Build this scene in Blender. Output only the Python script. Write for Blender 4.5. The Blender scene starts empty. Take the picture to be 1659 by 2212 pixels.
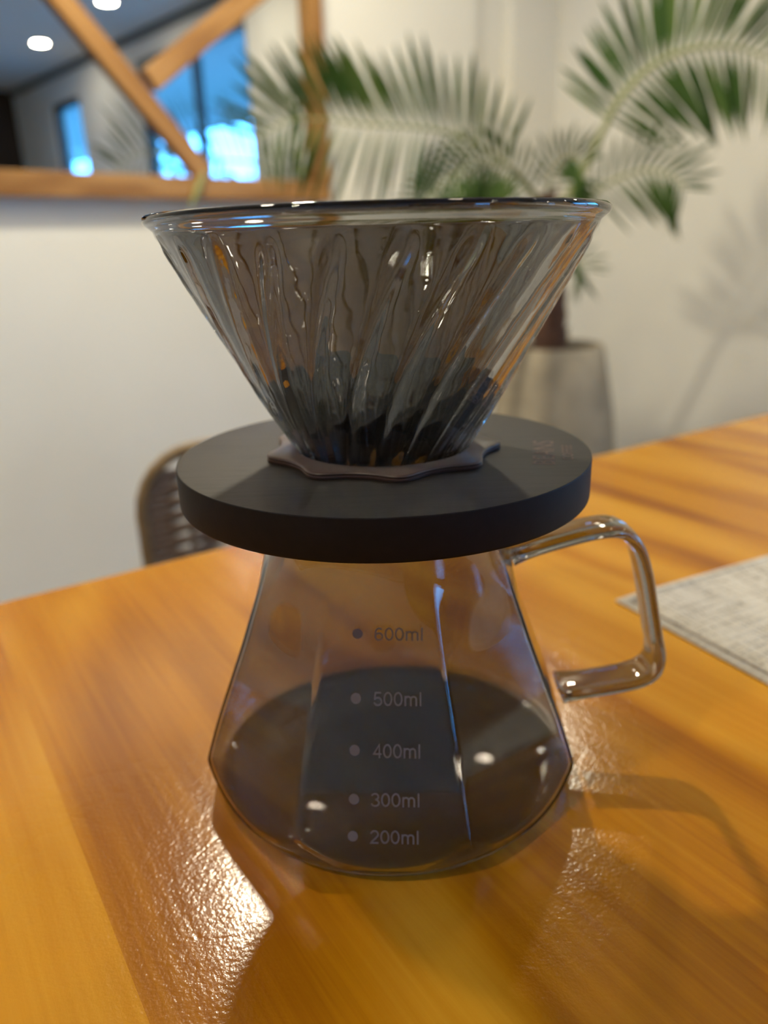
import bpy, bmesh, math, random
from mathutils import Vector, Matrix
random.seed(7)
SC = bpy.context.scene
COL = SC.collection
PI = math.pi

# ------------------------------------------------------------------ camera, world, exposure
CAM = Vector((-0.0015, -0.209, 0.1575))
F = Vector((0.0050, 0.9425, -0.3343)).normalized()
Rr = Vector((0.9995, -0.0154, -0.0283))
Rr = (Rr - F * Rr.dot(F)).normalized()
Uu = Rr.cross(F)
cd = bpy.data.cameras.new('camera')
cd.sensor_fit = 'VERTICAL'
cd.sensor_height = 36.0
cd.sensor_width = 27.0
cd.lens = 1641.65 / 2212 * 36.0
cd.clip_start = 0.01
cd.clip_end = 200
cd.dof.use_dof = True
cd.dof.focus_distance = 0.168
cd.dof.aperture_fstop = 9.2
cam = bpy.data.objects.new('camera', cd)
cam.matrix_world = Matrix(((Rr.x, Uu.x, -F.x, CAM.x), (Rr.y, Uu.y, -F.y, CAM.y), (Rr.z, Uu.z, -F.z, CAM.z), (0, 0, 0, 1)))
COL.objects.link(cam)
SC.camera = cam

w = bpy.data.worlds.new('dusk_sky')
SC.world = w
w.use_nodes = True
bg = w.node_tree.nodes['Background']
bg.inputs['Color'].default_value = (0.09, 0.43, 1.0, 1)
bg.inputs['Strength'].default_value = 14.0

SC.view_settings.view_transform = 'Standard'
SC.view_settings.look = 'None'
SC.view_settings.gamma = 1.0
SC.view_settings.use_curve_mapping = False
SC.view_settings.exposure = 0.0
LAMP_W = 22.0
cy = SC.cycles
cy.max_bounces = 16
cy.diffuse_bounces = 4
cy.glossy_bounces = 8
cy.transmission_bounces = 14
cy.transparent_max_bounces = 24
cy.sample_clamp_indirect = 40.0
cy.caustics_reflective = False
cy.caustics_refractive = True
cy.blur_glossy = 0.0
cy.use_denoising = True
cy.adaptive_threshold = 0.02

# ------------------------------------------------------------------ material helpers
def nodemat(name):
    m = bpy.data.materials.new(name)
    m.use_nodes = True
    nt = m.node_tree
    return m, nt, nt.nodes['Principled BSDF'], nt.nodes['Material Output']

def N(nt, typ, **kw):
    n = nt.nodes.new(typ)
    for k, v in kw.items():
        if k in n.inputs: n.inputs[k].default_value = v
        else: setattr(n, k, v)
    return n

def lk(nt, a, b): nt.links.new(a, b)

def ramp(nt, fac, stops):
    r = nt.nodes.new('ShaderNodeValToRGB')
    e = r.color_ramp.elements
    while len(e) < len(stops): e.new(0.5)
    for i, (p, c) in enumerate(stops):
        e[i].position = p
        e[i].color = (*c, 1) if len(c) == 3 else c
    lk(nt, fac, r.inputs['Fac'])
    return r.outputs['Color']

def coords(nt, scale=(1, 1, 1), rand=0.0):
    tc = N(nt, 'ShaderNodeTexCoord')
    mp = N(nt, 'ShaderNodeMapping')
    mp.inputs['Scale'].default_value = scale
    if rand:
        oi = N(nt, 'ShaderNodeObjectInfo')
        ad = N(nt, 'ShaderNodeVectorMath', operation='MULTIPLY_ADD')
        cb = N(nt, 'ShaderNodeCombineXYZ')
        for k in ('X', 'Y', 'Z'): lk(nt, oi.outputs['Random'], cb.inputs[k])
        lk(nt, cb.outputs[0], ad.inputs[0])
        ad.inputs[1].default_value = (rand, rand * 1.7, rand * .6)
        lk(nt, tc.outputs['Object'], ad.inputs[2])
        lk(nt, ad.outputs[0], mp.inputs['Vector'])
    else:
        lk(nt, tc.outputs['Object'], mp.inputs['Vector'])
    return mp.outputs['Vector']

def noise(nt, vec, scale, detail=3, rough=.5, dist=0.0):
    n = N(nt, 'ShaderNodeTexNoise')
    n.inputs['Scale'].default_value = scale
    n.inputs['Detail'].default_value = detail
    n.inputs['Roughness'].default_value = rough
    n.inputs['Distortion'].default_value = dist
    lk(nt, vec, n.inputs['Vector'])
    return n.outputs['Fac']

def bump(nt, h, strength, dist, bsdf, prev=None):
    b = N(nt, 'ShaderNodeBump')
    b.inputs['Strength'].default_value = strength
    b.inputs['Distance'].default_value = dist
    lk(nt, h, b.inputs['Height'])
    if prev is not None: lk(nt, prev, b.inputs['Normal'])
    lk(nt, b.outputs['Normal'], bsdf.inputs['Normal'])
    return b.outputs['Normal']

def plain(name, col, rough=.5, metal=0.0, spec=.5, var=.08, sc=40, bmp=0.0, bsc=300, bd=.0004):
    m, nt, b, o = nodemat(name)
    v = coords(nt)
    f = noise(nt, v, sc, 4)
    lo = tuple(c * (1 - var) for c in col)
    hi = tuple(min(1, c * (1 + var)) for c in col)
    lk(nt, ramp(nt, f, [(.3, lo), (.7, hi)]), b.inputs['Base Color'])
    b.inputs['Roughness'].default_value = rough
    b.inputs['Metallic'].default_value = metal
    b.inputs['Specular IOR Level'].default_value = spec
    if bmp: bump(nt, noise(nt, v, bsc, 4), bmp, bd, b)
    return m

def glass(name, col, ior=1.47):
    """clear specular glass, tinted by the square root of col at each surface"""
    m, nt, b, o = nodemat(name)
    nt.nodes.remove(b)
    c = (*[math.sqrt(x) for x in col], 1)
    r = N(nt, 'ShaderNodeBsdfRefraction'); r.inputs['Color'].default_value = c; r.inputs['Roughness'].default_value = 0; r.inputs['IOR'].default_value = ior
    g = N(nt, 'ShaderNodeBsdfGlossy'); g.inputs['Color'].default_value = (1, 1, 1, 1); g.inputs['Roughness'].default_value = 0
    fr = N(nt, 'ShaderNodeFresnel'); fr.inputs['IOR'].default_value = ior
    mx = N(nt, 'ShaderNodeMixShader')
    lk(nt, fr.outputs[0], mx.inputs[0]); lk(nt, r.outputs[0], mx.inputs[1]); lk(nt, g.outputs[0], mx.inputs[2]); lk(nt, mx.outputs[0], o.inputs['Surface'])
    return m

def pine(name, dark, mid, light, rough, gs=1.0, lacquer=True, rand=9.0):
    """lacquered pine, grain along local Y"""
    m, nt, b, o = nodemat(name)
    v1 = coords(nt, (9 * gs, 1.3 * gs, 9 * gs), rand)
    big = noise(nt, v1, 1.0, 2, .45, .35)
    mu = N(nt, 'ShaderNodeMath', operation='MULTIPLY'); mu.inputs[1].default_value = 34
    lk(nt, big, mu.inputs[0])
    sn = N(nt, 'ShaderNodeMath', operation='SINE'); lk(nt, mu.outputs[0], sn.inputs[0])
    v2 = coords(nt, (420 * gs, 9 * gs, 420 * gs), rand)
    fine = noise(nt, v2, 1.0, 4, .6)
    v3 = coords(nt, (22 * gs, 3.5 * gs, 22 * gs), rand)
    med = noise(nt, v3, 1.0, 3, .5, .2)
    a1 = N(nt, 'ShaderNodeMath', operation='MULTIPLY_ADD'); a1.inputs[1].default_value = .15; a1.inputs[2].default_value = .5
    lk(nt, sn.outputs[0], a1.inputs[0])
    a2 = N(nt, 'ShaderNodeMath', operation='MULTIPLY_ADD'); a2.inputs[1].default_value = .32
    lk(nt, fine, a2.inputs[0]); lk(nt, a1.outputs[0], a2.inputs[2])
    a3 = N(nt, 'ShaderNodeMath', operation='MULTIPLY_ADD'); a3.inputs[1].default_value = .75
    lk(nt, med, a3.inputs[0]); lk(nt, a2.outputs[0], a3.inputs[2])
    a4 = N(nt, 'ShaderNodeMath', operation='SUBTRACT'); a4.inputs[1].default_value = .53
    lk(nt, a3.outputs[0], a4.inputs[0])
    lk(nt, ramp(nt, a4.outputs[0], [(.28, dark), (.5, mid), (.75, light)]), b.inputs['Base Color'])
    b.inputs['Roughness'].default_value = rough
    b.inputs['Specular IOR Level'].default_value = .35
    if lacquer:
        v4 = coords(nt, (1, 1, 1), rand)
        pits = noise(nt, v4, 900, 2, .5)
        lump = noise(nt, v4, 210, 2, .5)
        n1 = bump(nt, pits, .28, .00025, b)
        bump(nt, lump, .13, .0006, b, n1)
        n2 = b.inputs['Normal'].links[0].from_socket
        bump(nt, fine, .12, .0002, b, n2)
        vo = N(nt, 'ShaderNodeTexVoronoi', feature='DISTANCE_TO_EDGE'); vo.inputs['Scale'].default_value = 34; vo.inputs['Randomness'].default_value = 1
        wn = N(nt, 'ShaderNodeTexNoise'); wn.inputs['Scale'].default_value = 30
        lk(nt, v4, wn.inputs['Vector'])
        wa = N(nt, 'ShaderNodeVectorMath', operation='MULTIPLY_ADD'); wa.inputs[1].default_value = (.03, .03, .03)
        lk(nt, wn.outputs['Color'], wa.inputs[0]); lk(nt, v4, wa.inputs[2]); lk(nt, wa.outputs[0], vo.inputs['Vector'])
        cr = ramp(nt, vo.outputs['Distance'], [(0, (0, 0, 0)), (.035, (1, 1, 1))])
        bump(nt, cr, .05, .0003, b, b.inputs['Normal'].links[0].from_socket)
    return m

M = {}
M['wall'] = plain('wall_paint', (.83, .81, .745), .85, var=.02, sc=3, bmp=.08, bsc=160)
M['ceiling'] = plain('ceiling_paint', (.78, .78, .77), .9, var=.015, sc=3)
M['dark_wall'] = plain('dark_far_wall', (.035, .026, .024), .8, var=.2, sc=4)
M['floor'] = plain('stone_floor', (.32, .29, .26), .45, var=.1, sc=6)
M['trim'] = plain('grey_trim', (.16, .18, .18), .6, var=.05)
M['frame_dark'] = plain('dark_window_frame', (.02, .028, .03), .45, var=.1)
M['table'] = pine('orange_pine', (.32, .100, .0015), (.52, .200, .004), (.66, .31, .02), .16)
M['oak'] = pine('mirror_pine', (.28, .13, .035), (.38, .19, .055), (.46, .25, .085), .35, 1.0, False)
M['smoke'] = glass('smoked_glass', (.52, .515, .52), 1.46)
M['smoke_dark'] = glass('smoked_glass_deep', (.325, .332, .336), 1.47)
M['mirror'] = plain('mirror_silver', (.86, .88, .88), 0.0, 1.0, var=.0)
M['disc'] = None
M['print'] = plain('grey_print', (.165, .148, .155), .7, var=.05)
M['engrave'] = plain('engraving', (.19, .125, .11), .8, var=.25, sc=900)
M['collar'] = plain('brown_silicone', (.085, .046, .035), .42, var=.08, sc=200, bmp=.1, bsc=900, bd=.0001)
M['concrete'] = plain('concrete_pot', (.36, .31, .23), .85, var=.22, sc=9, bmp=.2, bsc=60, bd=.004)
M['soil'] = plain('soil', (.03, .022, .016), .95, var=.4, sc=60, bmp=.6, bsc=70, bd=.01)
M['trunk'] = plain('palm_trunk', (.10, .048, .03), .9, var=.45, sc=40, bmp=.6, bsc=80, bd=.01)
M['petiole'] = plain('petiole_green', (.30, .32, .13), .5, var=.15)
M['rattan'] = plain('rattan_pole', (.30, .19, .08), .5, var=.2, sc=60)
M['cord'] = plain('woven_cord', (.27, .195, .135), .8, var=.28, sc=120, bmp=.3, bsc=400)
M['white_metal'] = plain('white_ring', (.8, .8, .78), .4, var=.02)
M['hedge'] = plain('hedge_leaf', (.03, .07, .03), .6, var=.4, sc=30)
M['canopy'] = plain('canopy_paint', (.50, .50, .50), .8, var=.05)

def make_leaf_mat():
    m, nt, b, o = nodemat('palm_leaf')
    oi = N(nt, 'ShaderNodeObjectInfo')
    c = ramp(nt, oi.outputs['Random'], [(0, (.026, .070, .011)), (.5, (.045, .098, .017)), (1, (.085, .14, .03))])
    lk(nt, c, b.inputs['Base Color'])
    b.inputs['Roughness'].default_value = .6
    b.inputs['Specular IOR Level'].default_value = .2
    t = N(nt, 'ShaderNodeBsdfTranslucent')
    lk(nt, c, t.inputs['Color'])
    mx = N(nt, 'ShaderNodeMixShader'); mx.inputs[0].default_value = .22
    lk(nt, b.outputs[0], mx.inputs[1]); lk(nt, t.outputs[0], mx.inputs[2]); lk(nt, mx.outputs[0], o.inputs['Surface'])
    return m
M['leaf'] = make_leaf_mat()

def make_disc_mat():
    m, nt, b, o = nodemat('black_stained_wood')
    v = coords(nt, (30, 420, 30))
    f = noise(nt, v, 1.0, 4, .6)
    v2 = coords(nt)
    g = noise(nt, v2, 60, 3)
    ad = N(nt, 'ShaderNodeMath', operation='ADD'); lk(nt, f, ad.inputs[0]); lk(nt, g, ad.inputs[1])
    lk(nt, ramp(nt, ad.outputs[0], [(.7, (.017, .0125, .010)), (1.3, (.029, .022, .0175))]), b.inputs['Base Color'])
    b.inputs['Roughness'].default_value = .55
    b.inputs['Specular IOR Level'].default_value = .28
    n1 = bump(nt, f, .22, .0003, b)
    bump(nt, noise(nt, v2, 1500, 2), .3, .0001, b, n1)
    return m
M['disc'] = make_disc_mat()
M['disc_edge_shade'] = plain('black_stained_edge_shaded', (.0075, .0048, .0042), .6, 0, .2, var=.2, sc=300, bmp=.25, bsc=1500, bd=.0001)  # blacker than the disc top: shade on the side put into the colour

def make_mat_mat():
    m, nt, b, o = nodemat('woven_linen')
    v = coords(nt, (60, 900, 60))
    f = noise(nt, v, 1.0, 3, .6)
    v2 = coords(nt, (700, 40, 60))
    g = noise(nt, v2, 1.0, 3, .6)
    ad = N(nt, 'ShaderNodeMath', operation='ADD'); lk(nt, f, ad.inputs[0]); lk(nt, g, ad.inputs[1])
    lk(nt, ramp(nt, ad.outputs[0], [(.75, (.25, .215, .165)), (1.25, (.68, .64, .57))]), b.inputs['Base Color'])
    b.inputs['Roughness'].default_value = .95
    b.inputs['Specular IOR Level'].default_value = .1
    return m
M['linen'] = make_mat_mat()

def emit_mat(name, col, s):
    m, nt, b, o = nodemat(name)
    e = N(nt, 'ShaderNodeEmission'); e.inputs['Color'].default_value = (*col, 1); e.inputs['Strength'].default_value = s
    lk(nt, e.outputs[0], o.inputs['Surface'])
    return m
M['lens'] = emit_mat('lamp_lens', (1, .86, .62), 40)

def make_pane():
    m, nt, b, o = nodemat('window_pane')
    t = N(nt, 'ShaderNodeBsdfTransparent'); t.inputs['Color'].default_value = (.97, .985, .985, 1)
    g = N(nt, 'ShaderNodeBsdfGlossy'); g.inputs['Roughness'].default_value = 0
    lw = N(nt, 'ShaderNodeLayerWeight')
    pw = N(nt, 'ShaderNodeMath', operation='POWER'); pw.inputs[1].default_value = 5.0; lk(nt, lw.outputs['Facing'], pw.inputs[0])
    fr = N(nt, 'ShaderNodeMath', operation='MULTIPLY_ADD'); fr.inputs[1].default_value = .9; fr.inputs[2].default_value = .04; lk(nt, pw.outputs[0], fr.inputs[0])
    mx = N(nt, 'ShaderNodeMixShader')
    lk(nt, fr.outputs[0], mx.inputs[0]); lk(nt, t.outputs[0], mx.inputs[1]); lk(nt, g.outputs[0], mx.inputs[2]); lk(nt, mx.outputs[0], o.inputs['Surface'])
    return m
M['pane'] = make_pane()

# ------------------------------------------------------------------ object helpers
def link(name, me, mat=None, parent=None, smooth=False):
    if mat is not None and not me.materials: me.materials.append(mat)
    if smooth:
        me.polygons.foreach_set('use_smooth', [True] * len(me.polygons))
    o = bpy.data.objects.new(name, me)
    COL.objects.link(o)
    if parent: o.parent = parent
    return o

def mesh(name, vs, fs, mat=None, parent=None, smooth=False):
    me = bpy.data.meshes.new(name)
    me.from_pydata([tuple(v) for v in vs], [], fs)
    me.update()
    return link(name, me, mat, parent, smooth)

def thing(name, label, cat, loc=(0, 0, 0), rz=0.0, group=None):
    o = bpy.data.objects.new(name, None)
    o.empty_display_size = .02
    COL.objects.link(o)
    o.location = loc
    o.rotation_euler = (0, 0, rz)
    o['label'] = label; o['category'] = cat
    if group: o['group'] = group
    return o

class MB:
    def __init__(s): s.v = []; s.f = []
    def add(s, vs, fs):
        k = len(s.v); s.v += [Vector(v) for v in vs]; s.f += [tuple(i + k for i in f) for f in fs]; return s
    def box(s, x0, x1, y0, y1, z0, z1, tf=None):
        vs = [(x, y, z) for z in (z0, z1) for y in (y0, y1) for x in (x0, x1)]
        if tf: vs = [tf(*v) for v in vs]
        return s.add(vs, [(0, 2, 3, 1), (4, 5, 7, 6), (0, 1, 5, 4), (2, 6, 7, 3), (0, 4, 6, 2), (1, 3, 7, 5)])
    def tube(s, pts, r, n=10, closed=False):
        pts = [Vector(p) for p in pts]; m = len(pts)
        rr = r if isinstance(r, (list, tuple)) else [r] * m
        up = None; rings = []
        for i, p in enumerate(pts):
            a = pts[(i - 1) % m] if (closed or i > 0) else p
            b = pts[(i + 1) % m] if (closed or i < m - 1) else p
            t = (b - a).normalized()
            if up is None:
                up = Vector((0, 0, 1)) if abs(t.z) < .9 else Vector((1, 0, 0))
            up = (up - t * up.dot(t)).normalized()
            sd = t.cross(up)
            rings.append([p + (up * math.cos(2 * PI * j / n) + sd * math.sin(2 * PI * j / n)) * rr[i] for j in range(n)])
        k = len(s.v)
        for rg in rings: s.v += rg
        for i in range(m if closed else m - 1):
            i2 = (i + 1) % m
            for j in range(n):
                s.f.append((k + i * n + j, k + i2 * n + j, k + i2 * n + (j + 1) % n, k + i * n + (j + 1) % n))
        if not closed:
            s.f.append(tuple(k + j for j in range(n))[::1]); s.f.append(tuple(k + (m - 1) * n + j for j in range(n))[::-1])
        return s
    def lathe(s, prof, n=48, tf=None):
        """closed profile list of (r,z) revolved about z"""
        k = len(s.v); m = len(prof)
        for r, z in prof:
            for j in range(n):
                a = 2 * PI * j / n
                s.v.append(Vector((r * math.cos(a), r * math.sin(a), z)))
        for i in range(m):
            i2 = (i + 1) % m
            for j in range(n):
                j2 = (j + 1) % n
                s.f.append((k + i * n + j, k + i * n + j2, k + i2 * n + j2, k + i2 * n + j))
        return s
    def build(s, name, mat=None, parent=None, smooth=False, fix=True, bevel=0.0, seg=2):
        me = bpy.data.meshes.new(name)
        me.from_pydata([tuple(v) for v in s.v], [], s.f)
        if fix or bevel:
            bm = bmesh.new(); bm.from_mesh(me)
            bmesh.ops.recalc_face_normals(bm, faces=bm.faces)
            if bevel:
                bmesh.ops.bevel(bm, geom=list(bm.edges), offset=bevel, segments=seg, affect='EDGES', profile=.5)
            bm.to_mesh(me); bm.free()
        me.update()
        o = link(name, me, mat, parent, smooth)
        if smooth and bevel == 0:
            try: me.set_sharp_from_angle(angle=math.radians(42))
            except Exception: pass
        return o

def catmull(P, n):
    P = [Vector(p) for p in P]; out = []
    for i in range(len(P) - 1):
        p0 = P[max(i - 1, 0)]; p1 = P[i]; p2 = P[i + 1]; p3 = P[min(i + 2, len(P) - 1)]
        for j in range(n):
            t = j / n
            out.append(.5 * ((2 * p1) + (p2 - p0) * t + (2 * p0 - 5 * p1 + 4 * p2 - p3) * t * t + (3 * p1 - p0 - 3 * p2 + p3) * t ** 3))
    out.append(P[-1]); return out

def lerp_tab(x, X, Y):
    if x <= X[0]: return Y[0]
    for i in range(len(X) - 1):
        if x <= X[i + 1]:
            return Y[i] + (Y[i + 1] - Y[i]) * (x - X[i]) / (X[i + 1] - X[i])
    return Y[-1]

def smooth_tab(x, X, Y):
    """monotone-ish cubic through a table"""
    n = len(X)
    if x <= X[0]: return Y[0]
    if x >= X[-1]: return Y[-1]
    i = max(j for j in range(n - 1) if X[j] <= x)
    def slope(j):
        if j == 0: return (Y[1] - Y[0]) / (X[1] - X[0])
        if j == n - 1: return (Y[-1] - Y[-2]) / (X[-1] - X[-2])
        return (Y[j + 1] - Y[j - 1]) / (X[j + 1] - X[j - 1])
    h = X[i + 1] - X[i]; t = (x - X[i]) / h
    return (2 * t ** 3 - 3 * t ** 2 + 1) * Y[i] + (t ** 3 - 2 * t * t + t) * h * slope(i) + (-2 * t ** 3 + 3 * t * t) * Y[i + 1] + (t ** 3 - t * t) * h * slope(i + 1)

# ------------------------------------------------------------------ the room (frame: s along mirror wall, n out of it)
PHI = math.radians(42)
US = Vector((math.cos(PHI), math.sin(PHI), 0))
NS = Vector((math.sin(PHI), -math.cos(PHI), 0))
WD = 2.35
FLOOR = -1.06
CEIL = 1.7575
L = 3.29
FAR = 6.9
def RP(s, n, z):
    p = Vector((CAM.x, CAM.y, 0)) + US * s + NS * (n - WD)
    return Vector((p.x, p.y, z))
def struct(o):
    o['kind'] = 'structure'; return o
def rbox(mb, s0, s1, n0, n1, z0, z1): return mb.box(s0, s1, n0, n1, z0, z1, RP)

b = MB(); rbox(b, -2.4, L, 0, FAR, FLOOR - .1, FLOOR); struct(b.build('floor', M['floor']))
b = MB(); rbox(b, -2.4, L, 0, FAR, CEIL, CEIL + .1); struct(b.build('ceiling', M['ceiling']))
b = MB()
rbox(b, -2.4, 2.72, -.15, 0, FLOOR, CEIL); rbox(b, 2.72, 2.965, -.15, -.05, FLOOR, CEIL); rbox(b, 2.965, L + .15, -.15, 0, FLOOR, CEIL)
struct(b.build('wall_back', M['wall']))
b = MB(); rbox(b, -2.55, -2.4, -.15, FAR, FLOOR, CEIL); struct(b.build('wall_left', M['wall']))
W3 = (.25, .95, .25, 1.40)       # s0, s1, z0, z1 of the far window
b = MB()
for s0, s1, z0, z1 in ((-2.55, W3[0], FLOOR, CEIL), (W3[1], L + .15, FLOOR, CEIL), (W3[0], W3[1], FLOOR, W3[2]), (W3[0], W3[1], W3[3], CEIL)):
    rbox(b, s0, s1, FAR, FAR + .15, z0, z1)
struct(b.build('wall_far', M['dark_wall']))
W1 = (2.51, 4.12, FLOOR + .06, 1.585)
W2 = (5.26, 5.95, FLOOR + .06, 1.50)
b = MB()
for n0, n1, z0, z1 in ((0, W1[0], FLOOR, CEIL), (W1[1], W2[0], FLOOR, CEIL), (W2[1], FAR, FLOOR, CEIL), (W1[0], W1[1], W1[3], CEIL), (W2[0], W2[1], W2[3], CEIL), (W1[0], W1[1], FLOOR, W1[2]), (W2[0], W2[1], FLOOR, W2[2])):
    rbox(b, L, L + .15, n0, n1, z0, z1)
struct(b.build('wall_right', M['wall']))
b = MB(); rbox(b, L - .035, L, 0, FAR, CEIL - .05, CEIL); struct(b.build('trim_1', M['trim']))
b = MB(); rbox(b, -2.4, L, 0, .014, FLOOR, FLOOR + .09); struct(b.build('baseboard_back', M['white_metal']))
b = MB(); rbox(b, L - .014, L, .014, W1[0] - .02, FLOOR, FLOOR + .09); struct(b.build('baseboard_right', M['white_metal']))
def window(name, W, mull, side='right'):
    n0, n1, z0, z1 = W; t = .055
    def wb(d0, d1, a0, a1, c0, c1):       # d = depth into the wall, a = along the wall
        m = MB()
        return rbox(m, L + d0, L + d1, a0, a1, c0, c1) if side == 'right' else rbox(m, a0, a1, FAR + d0, FAR + d1, c0, c1)
    b = MB()
    for a0, a1, c0, c1 in ((n0, n0 + t, z0, z1), (n1 - t, n1, z0, z1), (n0 + t, n1 - t, z1 - t, z1), (n0 + t, n1 - t, z0, z0 + t)):
        q = wb(.03, .10, a0, a1, c0, c1); b.add(q.v, q.f)
    o = struct(b.build(name, M['frame_dark']))
    edges = [n0 + t] + [m for k in mull for m in (k - .03, k + .03)] + [n1 - t]
    for k in mull: wb(.035, .095, k - .03, k + .03, z0 + t, z1 - t).build('mullion', M['frame_dark'], o)
    for i in range(0, len(edges), 2): wb(.062, .068, edges[i], edges[i + 1], z0 + t, z1 - t).build('pane', M['pane'], o)
    return o
window('window_1', W1, [3.27])
window('window_2', W2, [])
window('window_3', W3, [], 'far')

# outside the windows: canopy, hedge, plus pale terrace and wall added for reflections
M['tile'] = plain('pale_reflecting_tile', (.80, .80, .78), .08, var=.04, sc=5)
M['lawn'] = plain('dark_lawn', (.035, .06, .03), .9, var=.4, sc=30)
b = MB(); rbox(b, L + .15, L + 1.5, -3, 16, FLOOR - .15, FLOOR - .02); struct(b.build('floor_terrace_reflector', M['tile']))  # unseen strip, made pale and glossy to reflect as a stripe in the server
b = MB(); rbox(b, L + 1.5, L + 12, -3, 16, FLOOR - .15, FLOOR - .03); struct(b.build('floor_garden', M['lawn']))
b = MB(); rbox(b, -3, L + .15, FAR + .15, FAR + 6, FLOOR - .15, FLOOR - .03); struct(b.build('floor_yard', M['lawn']))
can = thing('terrace_canopy', 'pale flat canopy over the terrace outside the windows, seen in the mirror', 'canopy', RP(L + .15, 7, CEIL), PHI)
b = MB(); b.box(0, 2.1, -7, 7, -.06, .06); b.build('slab', M['canopy'], can)
b = MB(); b.box(2.0, 2.1, -7, 7, -.24, -.06); b.build('edge_beam', M['canopy'], can)
for yy in (-6.9, 6.8):
    b = MB(); b.box(1.98, 2.08, yy, yy + .1, FLOOR - CEIL - .02, -.24); b.build('post', M['canopy'], can)
gw = thing('reflector_wall', 'long pale grey wall added outside the windows for the server to reflect', 'wall', RP(L + 1.9, 6.5, FLOOR - .03), PHI)  # unseen, added so the right-hand server facets reflect something grey
MB().box(-.1, .1, -9, 9, 0, 1.62).build('masonry', M['canopy'], gw)
MB().box(-.13, .13, -9.03, 9.03, 1.62, 1.68).build('coping', M['tile'], gw)
hd = thing('hedge', 'dark leafy shrub on the terrace outside, glimpsed through the window in the mirror', 'shrub', RP(L + 3.1, 9.3, FLOOR - .03), PHI)
b = MB()
for k in range(420):
    c = Vector((random.uniform(-.45, .45), random.uniform(-1.1, 1.1), random.uniform(.9, 2.75)))
    d = Vector((random.gauss(0, 1), random.gauss(0, 1), random.gauss(0, 1))).normalized(); e = d.orthogonal().normalized(); q = random.uniform(.06, .14)
    b.add([c - d * q, c + e * q * .35, c + d * q, c - e * q * .35], [(0, 1, 2, 3)])
fo = b.build('foliage', M['hedge'], hd, fix=False); fo['kind'] = 'stuff'
b = MB()
for yy in (-.7, 0, .7): b.tube([(0, yy, 0), (.03, yy, 1.2), (0, yy + .05, 2.4)], .03, 6)
b.build('stem', M['trunk'], hd)

# ------------------------------------------------------------------ downlights
LAMPS = []
def downlight(s, n, power, label):
    t = thing('downlight', label, 'ceiling light', RP(s, n, CEIL), PHI, 'recessed ceiling downlights')
    MB().lathe([(.057, 0), (.057, -.004), (.062, -.006), (.070, -.004), (.072, 0)], 28).build('trim_ring', M['white_metal'], t, True)
    b = MB()
    v = [(.0565 * math.cos(2 * PI * i / 24), .0565 * math.sin(2 * PI * i / 24), -.0005) for i in range(24)]
    v2 = [(x, y, -.0022) for x, y, z in v]
    b.add(v + v2, [tuple(range(24)), tuple(range(47, 23, -1))] + [(i, (i + 1) % 24, 24 + (i + 1) % 24, 24 + i) for i in range(24)])
    b.build('lens', M['lens'], t)
    ld = bpy.data.lights.new('bulb', 'AREA'); ld.shape = 'DISK'; ld.size = .11; ld.energy = power
    ld.color = (1, .885, .65)
    lo = bpy.data.objects.new('bulb', ld); COL.objects.link(lo); lo.parent = t; lo.location = (0, 0, -.0045)
    LAMPS.append(lo); return t
P0 = LAMP_W
for s, n, pw, lab in (
    (.978, .72, 1.5, 'ceiling downlight above the far end of the table, nearest the mirror'),
    (-.04, 1.30, .38, 'ceiling downlight over the left end of the mirror wall'),
    (2.04, .93, .5, 'ceiling downlight above the potted palm'),
    (.853, 2.15, .04, 'ceiling downlight above the middle of the table'),
    (-1.08, 2.15, .40, 'ceiling downlight on the left, behind the first one by the mirror wall'),
    (2.75, 2.15, .25, 'ceiling downlight by the plain wall right of the table'),
    (2.76, 3.36, .12, 'ceiling downlight reflected at the top edge of the mirror'),
    (2.80, 4.72, .12, 'ceiling downlight reflected left of the crossing bars in the mirror'),
    (.853, 3.6, .03, 'ceiling downlight behind the table, middle row'),
    (.853, 5.0, .03, 'ceiling downlight far behind the table, middle row')):
    downlight(s, n, P0 * pw, lab)

# ------------------------------------------------------------------ table
TA = math.atan2(.541, .841)
tab = thing('dining_table', 'orange lacquered pine dining table with visible grain under the coffee server', 'table', (0, 0, 0), TA)
x = -.46; i = 0
YE, YN = .206, -1.5
for wd in (.13, .115, .12, .135, .11, .125, .12, .13, .115, .12):
    bm = bmesh.new()
    bmesh.ops.create_cube(bm, size=1)
    bmesh.ops.scale(bm, vec=(wd, YE - YN, .032), verts=bm.verts)
    bmesh.ops.translate(bm, vec=(0, (YE + YN) / 2, -.016), verts=bm.verts)
    es = [e for e in bm.edges if all(v.co.z > -.001 and v.co.y > YE - .001 for v in e.verts)]
    bmesh.ops.bevel(bm, geom=es, offset=.004, segments=4, affect='EDGES', profile=.5)
    me = bpy.data.meshes.new('plank'); bm.to_mesh(me); bm.free()
    o = link('plank', me, M['table'], tab); o.location = (x + wd / 2, 0, 0)
    x += wd; i += 1
XR = x
b = MB(); b.box(-.40, XR - .06, YE - .09, YE - .065, -.11, -.0325); b.build('apron', M['table'], tab)
for lx in (-.39, XR - .13):
    for ly in (YN + .08, YE - .16):
        b = MB(); b.box(lx, lx + .07, ly, ly + .07, FLOOR, -.0325); b.build('leg', M['table'], tab, bevel=.003)

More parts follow.
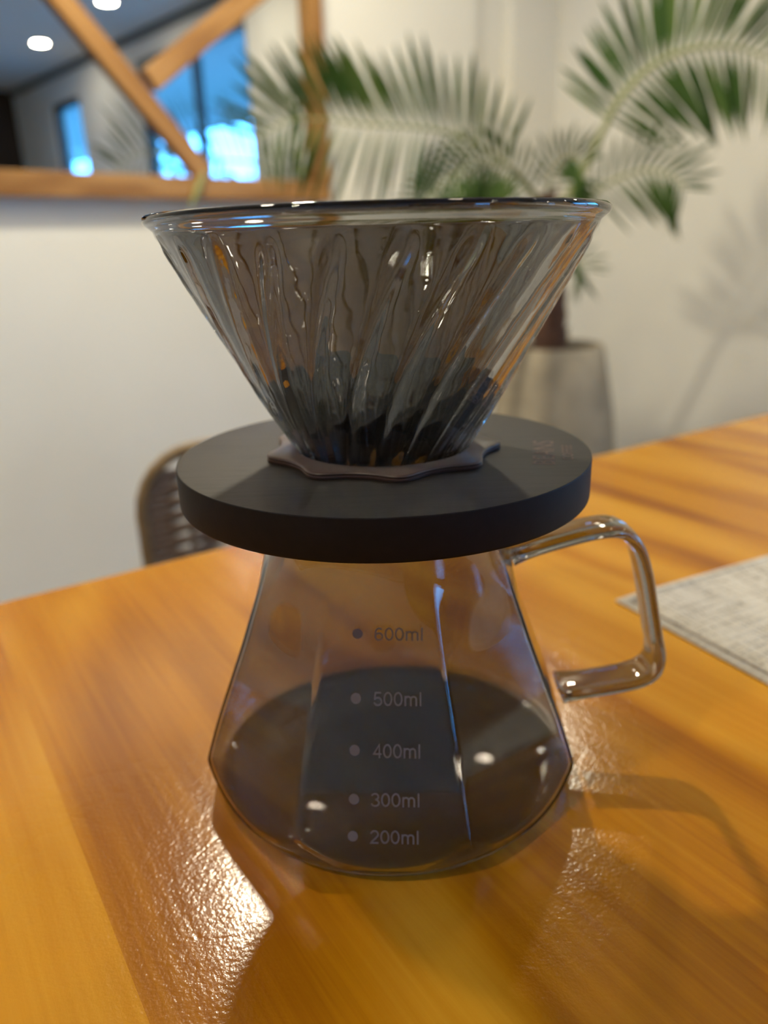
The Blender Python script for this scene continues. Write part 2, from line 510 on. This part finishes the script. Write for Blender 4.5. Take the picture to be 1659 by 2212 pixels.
# ------------------------------------------------------------------ placemat
pm = thing('placemat', 'greige woven linen placemat with a stitched hem, right of the server handle', 'placemat', (.1046, .1025, 0), math.radians(25.5))
PW, PH = .43, .31
vs = []; fs = []
nx, ny = 30, 250
for side in (0, 1):
    for j in range(ny + 1):
        for k in range(nx + 1):
            xx = PW * k / nx; yy = -PH * j / ny
            ed = min(xx, PW - xx, -yy, PH + yy)
            z = .0019 + (.00028 * math.cos(2 * PI * j / 4) if ed > .006 else .0006)
            if ed < 1e-6: z = .0011
            vs.append((xx, yy, z if side else .0002))
S = (nx + 1) * (ny + 1)
for j in range(ny):
    for k in range(nx):
        a = j * (nx + 1) + k
        fs.append((S + a, S + a + nx + 1, S + a + nx + 2, S + a + 1)); fs.append((a, a + 1, a + nx + 2, a + nx + 1))
for k in range(nx):
    fs.append((k, S + k, S + k + 1, k + 1)); a = ny * (nx + 1) + k; fs.append((a, a + 1, S + a + 1, S + a))
for j in range(ny):
    a = j * (nx + 1); fs.append((a, a + nx + 1, S + a + nx + 1, S + a)); a += nx; fs.append((a, S + a, S + a + nx + 1, a + nx + 1))
mesh('weave', vs, fs, M['linen'], pm, True)
hem = MB()
q = .0045
hem.tube([(q, -q, .0021), (PW - q, -q, .0021), (PW - q, q - PH, .0021), (q, q - PH, .0021)], .0007, 6, True)
hem.build('hem', M['linen'], pm, True)

# ------------------------------------------------------------------ coffee server
ROT = math.radians(-4)          # azimuth of the front facet
VZ = [-.002, 0, .006, .014, .0257, .040, .049, .058, .067, .0758, .084, .0905]
VR = [.0633, .0627, .0609, .0585, .0545, .0488, .0452, .0419, .0387, .0358, .0347, .0350]
BZ = [0, .0006, .0018, .006, .014, .02, .03, .06, .1]
BR = [.0500, .0525, .0542, .0566, .0592, .0615, .067, .09, .12]
def server_r(th, z, off=0.0):
    """th measured from the front facet's direction"""
    rv = smooth_tab(z, VZ, VR)
    ap = rv * math.cos(PI / 8)
    u = ((th + PI / 8) % (PI / 4)) - PI / 8
    p = 260
    s = sum(max(0.0, math.cos(u + k * PI / 4)) ** p for k in (-1, 0, 1))
    ro = ap / s ** (1 / p)
    t = min(1, max(0, (z - .052) / .026)); t = t * t * (3 - 2 * t)
    ro = ro + (rv * .985 - ro) * t
    rb = smooth_tab(z, BZ, BR)
    qn = 180
    return (ro ** -qn + rb ** -qn) ** (-1 / qn) - off
srv = thing('coffee_server', 'smoked grey glass coffee server with faceted body, handle and millilitre marks', 'coffee server', (0, 0, 0))
def build_server():
    NT = 384
    zo = [0, .0003, .0008, .0014, .0022] + [.003 + .0009 * i for i in range(1, 18)] + [.0183 + (.0905 - .0183) * i / 42 for i in range(1, 43)]
    ring = lambda z, off, zz=None: [(lambda r, a: (r * math.sin(a + ROT), -r * math.cos(a + ROT), z if zz is None else zz))(server_r(2 * PI * j / NT, z, off), 2 * PI * j / NT) for j in range(NT)]
    rings = []
    # outside, from the base centre up
    for f in (.35, .8): rings.append([(p[0] * f, p[1] * f, .0009 if f < .5 else .0006) for p in ring(0, 0)])
    for z in zo: rings.append(ring(z, 0))
    rings.append([(p[0] * .985, p[1] * .985, .0914) for p in ring(.0905, 0)])
    rings.append([(p[0] * .965, p[1] * .965, .0914) for p in ring(.0905, 0)])
    T = .0017
    zi = [z for z in zo[::-1] if z > .0030]
    for z in zi: rings.append(ring(z, T))
    for f, z in ((.985, .0026), (.94, .0022), (.6, .0021), (.3, .0021)): rings.append([(p[0] * f, p[1] * f, z) for p in ring(.0030, T)])
    vs = [(0, 0, .0009)]; fs = []
    for r in rings: vs += r
    vs.append((0, 0, .0021))
    for j in range(NT): fs.append((0, 1 + (j + 1) % NT, 1 + j)[::-1])
    for i in range(len(rings) - 1):
        a = 1 + i * NT; c = a + NT
        for j in range(NT):
            j2 = (j + 1) % NT
            fs.append((a + j, a + j2, c + j2, c + j))
    a = 1 + (len(rings) - 1) * NT; e = len(vs) - 1
    for j in range(NT): fs.append((a + j, a + (j + 1) % NT, e))
    b = MB(); b.v = [Vector(v) for v in vs]; b.f = fs
    return b.build('body', M['smoke'], srv, False)
body = build_server()
body.data.polygons.foreach_set('use_smooth', [True] * len(body.data.polygons))
# handle: rounded strap in the plane y = 0
def build_handle():
    path = catmull([(.0365, 0, .0694), (.0430, 0, .0716), (.0520, 0, .0742), (.0618, 0, .0764), (.0683, 0, .0762), (.0733, 0, .0720), (.0765, 0, .0640), (.0790, 0, .0535), (.0815, 0, .0425), (.0832, 0, .0345), (.0820, 0, .0292), (.0775, 0, .0262), (.0700, 0, .0245), (.0610, 0, .0232), (.0537, 0, .0224)], 6)
    nsec = 20; hw, ht, rc = .0070, .0020, .0016
    sec = []
    for k in range(nsec):
        a = 2 * PI * (k + .5) / nsec; c, s = math.cos(a), math.sin(a)
        sec.append((math.copysign(abs(c) ** .6, c) * hw, math.copysign(abs(s) ** .75, s) * ht))
    m = len(path); rings = []
    for i, p in enumerate(path):
        t = (path[min(i + 1, m - 1)] - path[max(i - 1, 0)]).normalized()
        nrm = Vector((-t.z, 0, t.x))
        e = min(i, m - 1 - i) / 8
        fl = 1 + .12 * max(0, 1 - e) ** 2; ft = 1 + .25 * max(0, 1 - e) ** 2
        rings.append([p + Vector((0, 1, 0)) * (u * fl) + nrm * (v * ft) for u, v in sec])
    b = MB(); b.v = [v for r in rings for v in r]
    for i in range(m - 1):
        for j in range(nsec):
            j2 = (j + 1) % nsec
            b.f.append((i * nsec + j, i * nsec + j2, (i + 1) * nsec + j2, (i + 1) * nsec + j))
    b.f.append(tuple(range(nsec))); b.f.append(tuple((m - 1) * nsec + j for j in range(nsec))[::-1])
    o = b.build('handle', M['smoke_dark'], srv, False)
    o.data.polygons.foreach_set('use_smooth', [True] * len(o.data.polygons))
build_handle()

TF = Vector((math.cos(ROT), math.sin(ROT), 0)); NF = Vector((math.sin(ROT), -math.cos(ROT), 0))
def on_facet(tx, z, lift=.00012):
    d = server_r(math.atan2(tx, .05), z)
    d = server_r(0, z)
    return NF * (d + lift) + TF * tx + Vector((0, 0, z))
def arcp2(cx, cz, rx, rz, a0, a1, k=14): return [(cx + rx * math.cos(math.radians(a0 + (a1 - a0) * i / k)), cz + rz * math.sin(math.radians(a0 + (a1 - a0) * i / k))) for i in range(k + 1)]
GLYPH = {   # stroke paths on a .50 x .72 grid, with advance widths
    '0': (.56, [arcp2(.25, .36, .20, .315, 90, 450, 28)]),
    '2': (.56, [arcp2(.25, .50, .195, .175, 170, -28, 14) + [(.30, .285), (.12, .135), (.062, .045), (.46, .045)]]),
    '3': (.56, [arcp2(.245, .52, .18, .155, 165, -88, 14), arcp2(.245, .205, .205, .165, 88, -168, 16)]),
    '4': (.56, [[(.36, .0), (.36, .675), (.045, .205), (.48, .205)]]),
    '5': (.56, [[(.435, .675), (.125, .675), (.085, .36)] + arcp2(.25, .235, .205, .195, 140, -165, 18)]),
    '6': (.56, [arcp2(.25, .225, .195, .185, 0, 360, 24), arcp2(.27, .34, .215, .335, 178, 48, 12)]),
    'm': (.83, [[(.08, 0), (.08, .52)], [(.08, .33)] + arcp2(.235, .36, .145, .125, 160, 0, 8) + [(.38, 0)], [(.38, .34)] + arcp2(.535, .36, .145, .125, 160, 0, 8) + [(.68, 0)]]),
    'l': (.22, [[(.08, 0), (.08, .72)]]),
}
def stroke_text(txt, wd=.088):
    vs = []; fs = []; ox = 0
    for ch_ in txt:
        adv, paths = GLYPH[ch_]
        for pt in paths:
            k = len(vs); n = len(pt); closed = (pt[0][0] - pt[-1][0]) ** 2 + (pt[0][1] - pt[-1][1]) ** 2 < 1e-8
            for i, (px, py) in enumerate(pt):
                a = pt[i - 1] if i > 0 else (pt[-2] if closed else pt[0]); c = pt[i + 1] if i < n - 1 else (pt[1] if closed else pt[-1])
                p = Vector((px, py)); d1 = p - Vector(a); d2 = Vector(c) - p
                if d1.length < 1e-9: d1 = d2
                if d2.length < 1e-9: d2 = d1
                d1.normalize(); d2.normalize()
                nn_ = Vector((-(d1.y + d2.y), d1.x + d2.x))
                nn_ = nn_.normalized() if nn_.length > 1e-6 else Vector((-d1.y, d1.x))
                cs = max(.45, abs(nn_.dot(Vector((-d1.y, d1.x)))))
                e_ = nn_ * (wd / 2 / cs)
                vs += [(ox + p.x + e_.x, p.y + e_.y), (ox + p.x - e_.x, p.y - e_.y)]
            for i in range(n - 1): fs.append((k + 2 * i, k + 2 * i + 1, k + 2 * i + 3, k + 2 * i + 2))
        ox += adv
    return vs, fs
def text_mesh(txt, size=1.0, res=3):
    cu = bpy.data.curves.new('lettering', 'FONT'); cu.body = txt; cu.size = size; cu.resolution_u = res
    o = bpy.data.objects.new('lettering', cu); COL.objects.link(o)
    bpy.context.view_layer.update()
    dg = bpy.context.evaluated_depsgraph_get()
    me = bpy.data.meshes.new_from_object(o.evaluated_get(dg))
    bpy.data.objects.remove(o); bpy.data.curves.remove(cu)
    bm = bmesh.new(); bm.from_mesh(me)
    bmesh.ops.triangulate(bm, faces=bm.faces)
    bm.to_mesh(me); bm.free()
    me.materials.clear()
    return me
for txt, dx, dz, x0, x1 in (('600ml', -.0056, .0641, -.0013, .0109), ('500ml', -.0063, .0479, -.0018, .0104), ('400ml', -.0067, .0355, -.0022, .0100), ('300ml', -.0070, .0238, -.0027, .0097), ('200ml', -.0074, .0146, -.0031, .0094)):
    vs, fs = stroke_text(txt)
    xs = [v[0] for v in vs]
    k = (x1 - x0) / (max(xs) - min(xs)); hh = .0034 / .72
    mesh('volume_lettering', [on_facet(x0 + (vx - min(xs)) * k, dz - .0018 + vy * hh) for vx, vy in vs], fs, M['print'], srv)
    ctr = [(0.0, 0.0)] + [(.00132 * math.cos(2 * PI * j / 24), .00132 * math.sin(2 * PI * j / 24)) for j in range(24)]
    mesh('volume_dot', [on_facet(dx + a, dz + c) for a, c in ctr], [(0, 1 + j, 1 + (j + 1) % 24) for j in range(24)], M['print'], srv)

# ------------------------------------------------------------------ wooden stand disc
DZ0, DZ1, DR, HR = .0915, .1023, .0572, .0242
st = thing('dripper_stand', 'round black-stained wooden disc resting on the coffee server', 'dripper stand', (0, 0, 0))
e = .0005
def arc(cx, cz, r, a0, a1, k): return [(cx + r * math.cos(a0 + (a1 - a0) * i / k), cz + r * math.sin(a0 + (a1 - a0) * i / k)) for i in range(k + 1)]
prof = arc(DR - .0009, DZ0 + .0009, .0009, -PI / 2, 0, 4) + arc(DR - .0004, DZ1 - .0004, .0004, 0, PI / 2, 3) + [(HR + .0005, DZ1), (HR, DZ1 - .0005), (HR, DZ0 + .0005), (HR + .0005, DZ0)]
MB().lathe(prof, 160).build('disc', M['disc'], st, True)
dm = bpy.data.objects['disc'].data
dm.materials.append(M['disc_edge_shade'])
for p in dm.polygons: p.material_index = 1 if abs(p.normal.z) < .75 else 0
def disc_text(txt, ox, oy, ln, ht, rot):
    me = text_mesh(txt)
    xs = [v.co.x for v in me.vertices]; ys = [v.co.y for v in me.vertices]
    X = Vector((math.cos(rot), math.sin(rot), 0)); Y = Vector((-math.sin(rot), math.cos(rot), 0))
    for v in me.vertices:
        v.co = Vector((ox, oy, DZ1 + .00006)) + X * ((v.co.x - min(xs)) / (max(xs) - min(xs)) * ln) + Y * ((v.co.y - min(ys)) / (max(ys) - min(ys)) * ht)
    o = link('engraved_lettering', me, M['engrave'], st)
disc_text('BEANS', .0440, -.0212, .0245, .0058, math.radians(78.5))
disc_text('COFFEE', .0497, -.0174, .0152, .0028, math.radians(78.5))

# ------------------------------------------------------------------ dripper: spiral-ribbed glass cone with brown collar
drp = thing('coffee_dripper', 'smoked glass cone dripper with spiral ribs and a wavy brown collar on the disc', 'coffee dripper', (0, 0, 0))
CZ = [.0830, .0914, .1051, .1199, .1430, .1590, .1612]
CR = [.0130, .0176, .0246, .0334, .0460, .0548, .0561]
NR = 24
TW0, TW1 = .100, .160
def twist(z): return math.radians(30) * (TW1 - z) / (TW1 - TW0)
def rib(th, z, wd=.13):
    ph = (th + twist(z)) * NR / (2 * PI)
    u = ph - math.floor(ph) - .5
    return math.exp(-(u / (wd if u < 0 else wd * .75)) ** 2)
def panel(th, z):
    """flat panels between the ribs"""
    ph = (th + twist(z)) * NR / (2 * PI)
    u = (ph - math.floor(ph + .5)) * 2 * PI / NR
    return 1 / math.cos(u) - 1
def sstep(a, b_, x):
    t = min(1, max(0, (x - a) / (b_ - a))); return t * t * (3 - 2 * t)
def build_cone():
    NT = NR * 24
    zo = [.0830 + (.1600 - .0830) * i / 44 for i in range(45)]
    rings = []
    def ring(fr): return [(lambda a: (lambda r: (r[0] * math.sin(a), -r[0] * math.cos(a), r[1]))(fr(a)))(2 * PI * j / NT) for j in range(NT)]
    base = lambda z: smooth_tab(z, CZ, CR)
    for z in zo:
        am = .00105 * sstep(.083, .094, z) * (1 - sstep(.1568, .1592, z))
        rings.append(ring(lambda a, z=z, am=am: (base(z) + .00005 * math.sin(z * 900 + 2.2 * math.sin(a * 5)) * am / .00105 + am * (rib(a, z, .15) - .25) - .3 * am / .00105 * base(z) * panel(a, z), z)))
    # lip: rounded flange
    for r, z in ((.05575, .1612), (.0566, .1620), (.05755, .1626), (.0580, .1634), (.05795, .1644), (.0573, .1650), (.0565, .1650), (.0557, .1645), (.0550, .1635), (.0544, .1622), (.0538, .1606)):
        rings.append(ring(lambda a, r=r, z=z: (r, z)))
    for z in zo[::-1]:
        if z > .1585: continue
        am = .0003 * sstep(.084, .106, z)
        top = 1 - sstep(.1555, .1585, z)
        rings.append(ring(lambda a, z=z, am=am, top=top: (base(z) - .0024 - am * top * rib(a + .02, z, .3) + .00006 * top * math.sin(z * 1050 + 2.5 * math.sin(a * 7 + 1)), z)))
    b = MB(); b.v = [Vector(v) for r in rings for v in r]
    m = len(rings)
    for i in range(m):
        a = i * NT; c = ((i + 1) % m) * NT
        for j in range(NT):
            j2 = (j + 1) % NT
            b.f.append((a + j, a + j2, c + j2, c + j))
    o = b.build('glass_cone', M['smoke_dark'], drp, False)
    o.data.polygons.foreach_set('use_smooth', [True] * len(o.data.polygons))
    return o
cone = build_cone()
def build_collar():
    NT = 288; z0 = DZ1 + .00005
    def outer(a, d):
        # nine rounded lobes, one 13 degrees forward of the left
        ph = 9 * (a - math.radians(-77 + 4))
        w = math.cos(ph)
        return   .0310 + .0018 * (w + .15 * math.cos(2 * ph)) - d
    rings = []
    def ring(fr, z): return [(fr(2 * PI * j / NT) * math.sin(2 * PI * j / NT), -fr(2 * PI * j / NT) * math.cos(2 * PI * j / NT), z) for j in range(NT)]
    H = .0019
    for d, z in ((.0003, 0), (.00005, .0003), (0, .0007), (.00025, .0008), (.0002, .0011), (0, .0014), (.0002, H - .0002), (.0006, H)):
        rings.append(ring(lambda a, d=d: outer(a, d), z0 + z))
    ri = smooth_tab(z0 + .001, CZ, CR) + .0006
    for r, z in ((ri + .0003, H), (ri, H - .0003), (ri, .0003), (ri + .0003, 0)):
        rings.append(ring(lambda a, r=r: r, z0 + z))
    b = MB(); b.v = [Vector(v) for r in rings for v in r]; m = len(rings)
    for i in range(m):
        a = i * NT; c = ((i + 1) % m) * NT
        for j in range(NT):
            j2 = (j + 1) % NT
            b.f.append((a + j, a + j2, c + j2, c + j))
    return b.build('collar', M['collar'], drp, True)
build_collar()

# ------------------------------------------------------------------ mirror with crossing bars
mi = thing('wall_mirror', 'pine framed wall mirror with crossing diagonal bars', 'mirror', RP(0, 0, 0), PHI)
def lx(s, n, z): return (s, -n, z)       # mirror's own frame: x along wall, -y into the room
MS0, MS1, MZ0, MZ1 = .30, 1.892, .304, 1.15
fw, fd = .066, .040
def bar(p, q, wd, n0, n1, name, parent=mi, bev=.0025):
    p = Vector(p); q = Vector(q); d = (q - p).normalized(); e = Vector((-d.y, d.x)) * wd / 2
    c = [p - e, q - e, q + e, p + e]
    vs = [(v.x, -n, v.y) for n in (n0, n1) for v in c]
    m = MB().add(vs, [(0, 1, 2, 3), (4, 7, 6, 5), (0, 4, 5, 1), (1, 5, 6, 2), (2, 6, 7, 3), (3, 7, 4, 0)])
    # build along local Y so the grain follows the bar
    o = m.build(name, M['oak'], parent, bevel=bev)
    ang = math.atan2(d.y, d.x)
    R = Matrix.Rotation(-(ang - PI / 2), 4, 'Y')
    ctr = Vector(((p.x + q.x) / 2, 0, (p.y + q.y) / 2))
    T = Matrix.Translation(ctr) @ R @ Matrix.Rotation(PI / 2, 4, 'X')
    o.data.transform(T.inverted()); o.matrix_local = T
    return o
h2 = fw / 2
bar((MS0, MZ0 + h2), (MS1, MZ0 + h2), fw, .004, fd, 'bottom_rail')
bar((MS0, MZ1 - h2), (MS1, MZ1 - h2), fw, .004, fd, 'top_rail')
bar((MS0 + h2, MZ0 + fw), (MS0 + h2, MZ1 - fw), fw, .004, fd, 'side_post')
bar((MS1 - h2, MZ0 + fw), (MS1 - h2, MZ1 - fw), fw, .004, fd, 'side_post')
A0 = Vector((1.395, .370)); A1 = Vector((.998, .8005))
dA = (A1 - A0).normalized()
bar(A0 + dA * .006, A0 + dA * .93, .062, .0145, .034, 'diagonal_bar')
B0 = Vector((1.228, .6225)); B1 = Vector((1.605, .8935)); dB = (B1 - B0).normalized()
bar(B0 + dB * .008, B0 + dB * .645, .064, .0145, .033, 'diagonal_bar')
g = MB().box(MS0 + fw - .008, MS1 - fw + .008, -.014, -.006, MZ0 + fw - .008, MZ1 - fw + .008)
g.build('mirror_glass', M['mirror'], mi)

# ------------------------------------------------------------------ potted palm
pc = Vector((.67, 2.66, FLOOR))
palm = thing('potted_palm', 'feathery green palm in a tall beige concrete pot in the corner', 'potted plant', pc)
rim = -.219 - FLOOR
prof = [(.0, 0), (.150, 0), (.172, .012), (.215, .15), (.240, .30), (.243, .45), (.225, .60), (.196, .75), (.178, rim - .008), (.172, rim), (.162, rim), (.157, rim - .01), (.16, rim - .06), (0, rim - .06)]
MB().lathe(prof, 64).build('pot', M['concrete'], palm, True)
MB().lathe([(.001, rim - .012), (.10, rim - .010), (.1565, rim - .016), (.1565, rim - .055), (.001, rim - .055)], 40).build('soil', M['soil'], palm, True)
tr = catmull([Vector((.634, 2.60, -.26)) - pc, Vector((.632, 2.595, -.072)) - pc, Vector((.619, 2.591, .085)) - pc, Vector((.600, 2.591, .222)) - pc, Vector((.587, 2.591, .300)) - pc], 6)
b = MB(); b.tube(tr, [.062 - .034 * i / (len(tr) - 1) + (.006 if i % 2 else 0) for i in range(len(tr))], 14)
for k in range(46):            # old leaf bases clothing the stem
    i = random.randrange(0, len(tr) - 4); p = tr[i]; a = random.uniform(0, 2 * PI); r = .052 - .03 * i / len(tr)
    o_ = Vector((math.cos(a), math.sin(a), 0)); t_ = Vector((-o_.y, o_.x, 0)); q = p + o_ * r
    b.add([q - t_ * .016, q + t_ * .016, q + o_ * .022 + Vector((0, 0, .07)), q + o_ * .004 + Vector((0, 0, .05))], [(0, 1, 2), (0, 2, 3), (1, 3, 2), (0, 3, 1)])
b.build('trunk', M['trunk'], palm, True)
def leaflet_mesh(droop, wide):
    vs = []; fs = []
    n = 5
    wd = [.30, .85, 1.0, .75, .05]
    for i in range(n):
        t = i / (n - 1); z = -droop * t * t; x = wide * wd[i]
        vs += [(-x, t, z + .25 * x), (0, t, z - .15 * x), (x, t, z + .25 * x)]
    for i in range(n - 1):
        a = i * 3
        fs += [(a, a + 1, a + 4, a + 3), (a + 1, a + 2, a + 5, a + 4)]
    me = bpy.data.meshes.new('leaflet'); me.from_pydata(vs, [], fs); me.update()
    me.polygons.foreach_set('use_smooth', [True] * len(me.polygons)); me.materials.append(M['leaf'])
    return me
LM = [leaflet_mesh(.06, .052), leaflet_mesh(.22, .036), leaflet_mesh(.5, .034)]
def frond(P, t0, n, up_len, dn_len, lean=.5, back=0.0, droop=(0, 1), sides=(1, 1), rad=.008, twist=0.0):
    pts = catmull([Vector(p) - pc for p in P], 8)
    b = MB(); b.tube(pts, [rad * (1 - .8 * i / (len(pts) - 1)) for i in range(len(pts))], 6)
    fr = b.build('frond', M['petiole'], palm, True)
    view = Vector((-.22, -1, .05)).normalized()
    for k in range(n):
        t = t0 + (1 - t0) * (k + .3) / n
        x = t * (len(pts) - 1); i = min(int(x), len(pts) - 2); p = pts[i].lerp(pts[i + 1], x - i)
        T = (pts[i + 1] - pts[max(i - 1, 0)]).normalized()
        S = view.cross(T).normalized()
        if S.dot(Vector((0, 0, 1))) < 0 and abs(T.z) < .75: S = -S
        for q, sgn in enumerate((1, -1)):
            if not sides[q]: continue
            ln = (up_len, dn_len)[q] * (.55 + .9 * math.sin(PI * (.18 + .74 * (k + .5) / n))) * random.uniform(.85, 1.12)
            d = (S * sgn + T * (lean + .5 * k / n) + view * (back + twist * sgn + random.uniform(-.12, .12)) + Vector((0, 0, .0 if sgn > 0 else -.25)) + Vector((random.uniform(-.06, .06), random.uniform(-.1, .1), random.uniform(-.06, .06)))).normalized()
            o = bpy.data.objects.new('leaflet', LM[droop[q]]); COL.objects.link(o); o.parent = fr
            xa = d.cross(view if abs(d.dot(view)) < .9 else Vector((0, 0, 1))).normalized()
            za = xa.cross(d)
            if za.z < 0: xa, za = -xa, -za
            o.matrix_local = Matrix(((xa.x * ln, d.x * ln, za.x * ln, p.x), (xa.y * ln, d.y * ln, za.y * ln, p.y), (xa.z * ln, d.z * ln, za.z * ln, p.z), (0, 0, 0, 1)))
    return fr
frond([(0.600, 2.591, 0.222), (0.689, 2.571, 0.314), (0.757, 2.541, 0.460), (0.808, 2.511, 0.566), (0.883, 2.491, 0.645), (0.974, 2.471, 0.687), (1.093, 2.451, 0.695), (1.202, 2.431, 0.666), (1.321, 2.391, 0.584)], .30, 27, .19, .20, .15, 0, (0, 1), rad=.014)
frond([(0.589, 2.591, 0.252), (0.478, 2.541, 0.365), (0.363, 2.491, 0.438), (0.239, 2.441, 0.479), (0.118, 2.341, 0.483), (-0.008, 2.261, 0.482), (-0.125, 2.191, 0.490), (-0.223, 2.121, 0.478), (-0.303, 2.071, 0.431)], .16, 27, .18, .17, .3, 0, (0, 1))
frond([(0.589, 2.591, 0.252), (0.491, 2.441, 0.339), (0.385, 2.291, 0.373), (0.283, 2.191, 0.354), (0.194, 2.091, 0.301), (0.132, 2.041, 0.243)], .12, 24, .11, .17, .5, .3, (1, 2))
frond([(0.594, 2.591, 0.252), (0.602, 2.541, 0.350), (0.615, 2.441, 0.390), (0.639, 2.391, 0.391), (0.660, 2.341, 0.366)], .15, 14, .11, .15, .5, .4, (1, 2))
frond([(0.603, 2.591, 0.222), (0.707, 2.511, 0.271), (0.793, 2.451, 0.327), (0.868, 2.391, 0.348), (0.932, 2.341, 0.329), (0.968, 2.311, 0.284)], .25, 14, .11, .15, .5, .1, (0, 1))
frond([(0.590, 2.591, 0.222), (0.454, 2.471, 0.265), (0.302, 2.341, 0.250), (0.178, 2.241, 0.185), (0.104, 2.191, 0.095)], .2, 14, .12, .18, .5, .3, (1, 2))
frond([(0.620, 2.591, 0.023), (0.647, 2.511, 0.078), (0.679, 2.451, 0.089), (0.706, 2.411, 0.050)], .2, 9, .09, .10, .6, .2, (1, 2), rad=.005)

# ------------------------------------------------------------------ rattan chair beyond the table
ch = thing('rattan_chair', 'tall rattan chair with a woven cord back, beyond the table edge', 'chair', (-.063, .624, FLOOR), TA)
# local: x along the back, -y towards the table, z up; back is .42 wide, top at .722
HB = 1.027; hwid = .21; rc = .06
def pole(pts, r, name='pole', mat='rattan'): return MB().tube(pts, r, 10).build(name, M[mat], ch, True)
arcp = lambda cx, a0, a1: [(cx + rc * math.cos(a0 + (a1 - a0) * i / 6), .0, HB - rc + rc * math.sin(a0 + (a1 - a0) * i / 6)) for i in range(7)]
pole([(-hwid, .05, 0), (-hwid, .03, .25), (-hwid, 0, .66)] + arcp(-hwid + rc, PI, PI / 2) + arcp(hwid - rc, PI / 2, 0) + [(hwid, 0, .66), (hwid, .03, .25), (hwid, .05, 0)], .0065, 'back_frame')
for sx in (-1, 1): pole([(sx * .20, -.42, 0), (sx * .205, -.42, .67)], .013, 'leg')
pole([(-.205, -.42, .66), (.205, -.42, .66)], .012, 'front_rail')
for sx in (-1, 1): pole([(sx * .205, -.42, .65), (sx * .21, 0, .66)], .012, 'side_rail')
b = MB(); b.box(-.20, .20, -.42, -.005, .662, .684); b.build('seat', M['cord'], ch, bevel=.006)
for k in range(5): pole([(-.16 + .08 * k,   .002, .66), (-.16 + .08 * k, .002, HB - .008)], .004, 'spindle')
cordm = None
nrow = 44
for k in range(nrow):
    z = .70 + (HB - .022 - .70) * k / (nrow - 1)
    w_ = hwid - .004
    if z > HB - rc: w_ = hwid - rc + math.sqrt(max(0, rc ** 2 - (z - HB + rc) ** 2)) - .004
    if cordm is None:
        pts = [(-1 + 2 * i / 20, .0075 * math.cos(PI * i / 2) * (1 if 0 < i < 20 else 0), 0) for i in range(21)]
        cordm = MB()
        for i in range(20):
            p, q = pts[i], pts[i + 1]
            k0 = len(cordm.v)
            for c in (p, q): cordm.v += [Vector((c[0], c[1] + .0039 * math.cos(2 * PI * j / 6), c[2] + .0039 * math.sin(2 * PI * j / 6))) for j in range(6)]
            for j in range(6): cordm.f.append((k0 + j, k0 + (j + 1) % 6, k0 + 6 + (j + 1) % 6, k0 + 6 + j))
        o = cordm.build('woven_strand', M['cord'], ch, True); me0 = o.data
    else:
        o = bpy.data.objects.new('woven_strand', me0); COL.objects.link(o); o.parent = ch
    o.location = (0, 0, z); o.scale = (w_, 1 if k % 2 else -1, 1)

# ------------------------------------------------------------------ leaf sprig caught on the mirror's bottom rail
sp = thing('leaf_sprig', 'small green leaf sprig hanging over the bottom rail of the mirror', 'leaf', RP(0, 0, 0), PHI)
b = MB(); b.tube([(1.372, -.048, .384), (1.350, -.052, .350), (1.325, -.053, .305), (1.308, -.050, .278)], [.004, .010, .009, .003], 8)
b.build('stem', M['petiole'], sp, True)
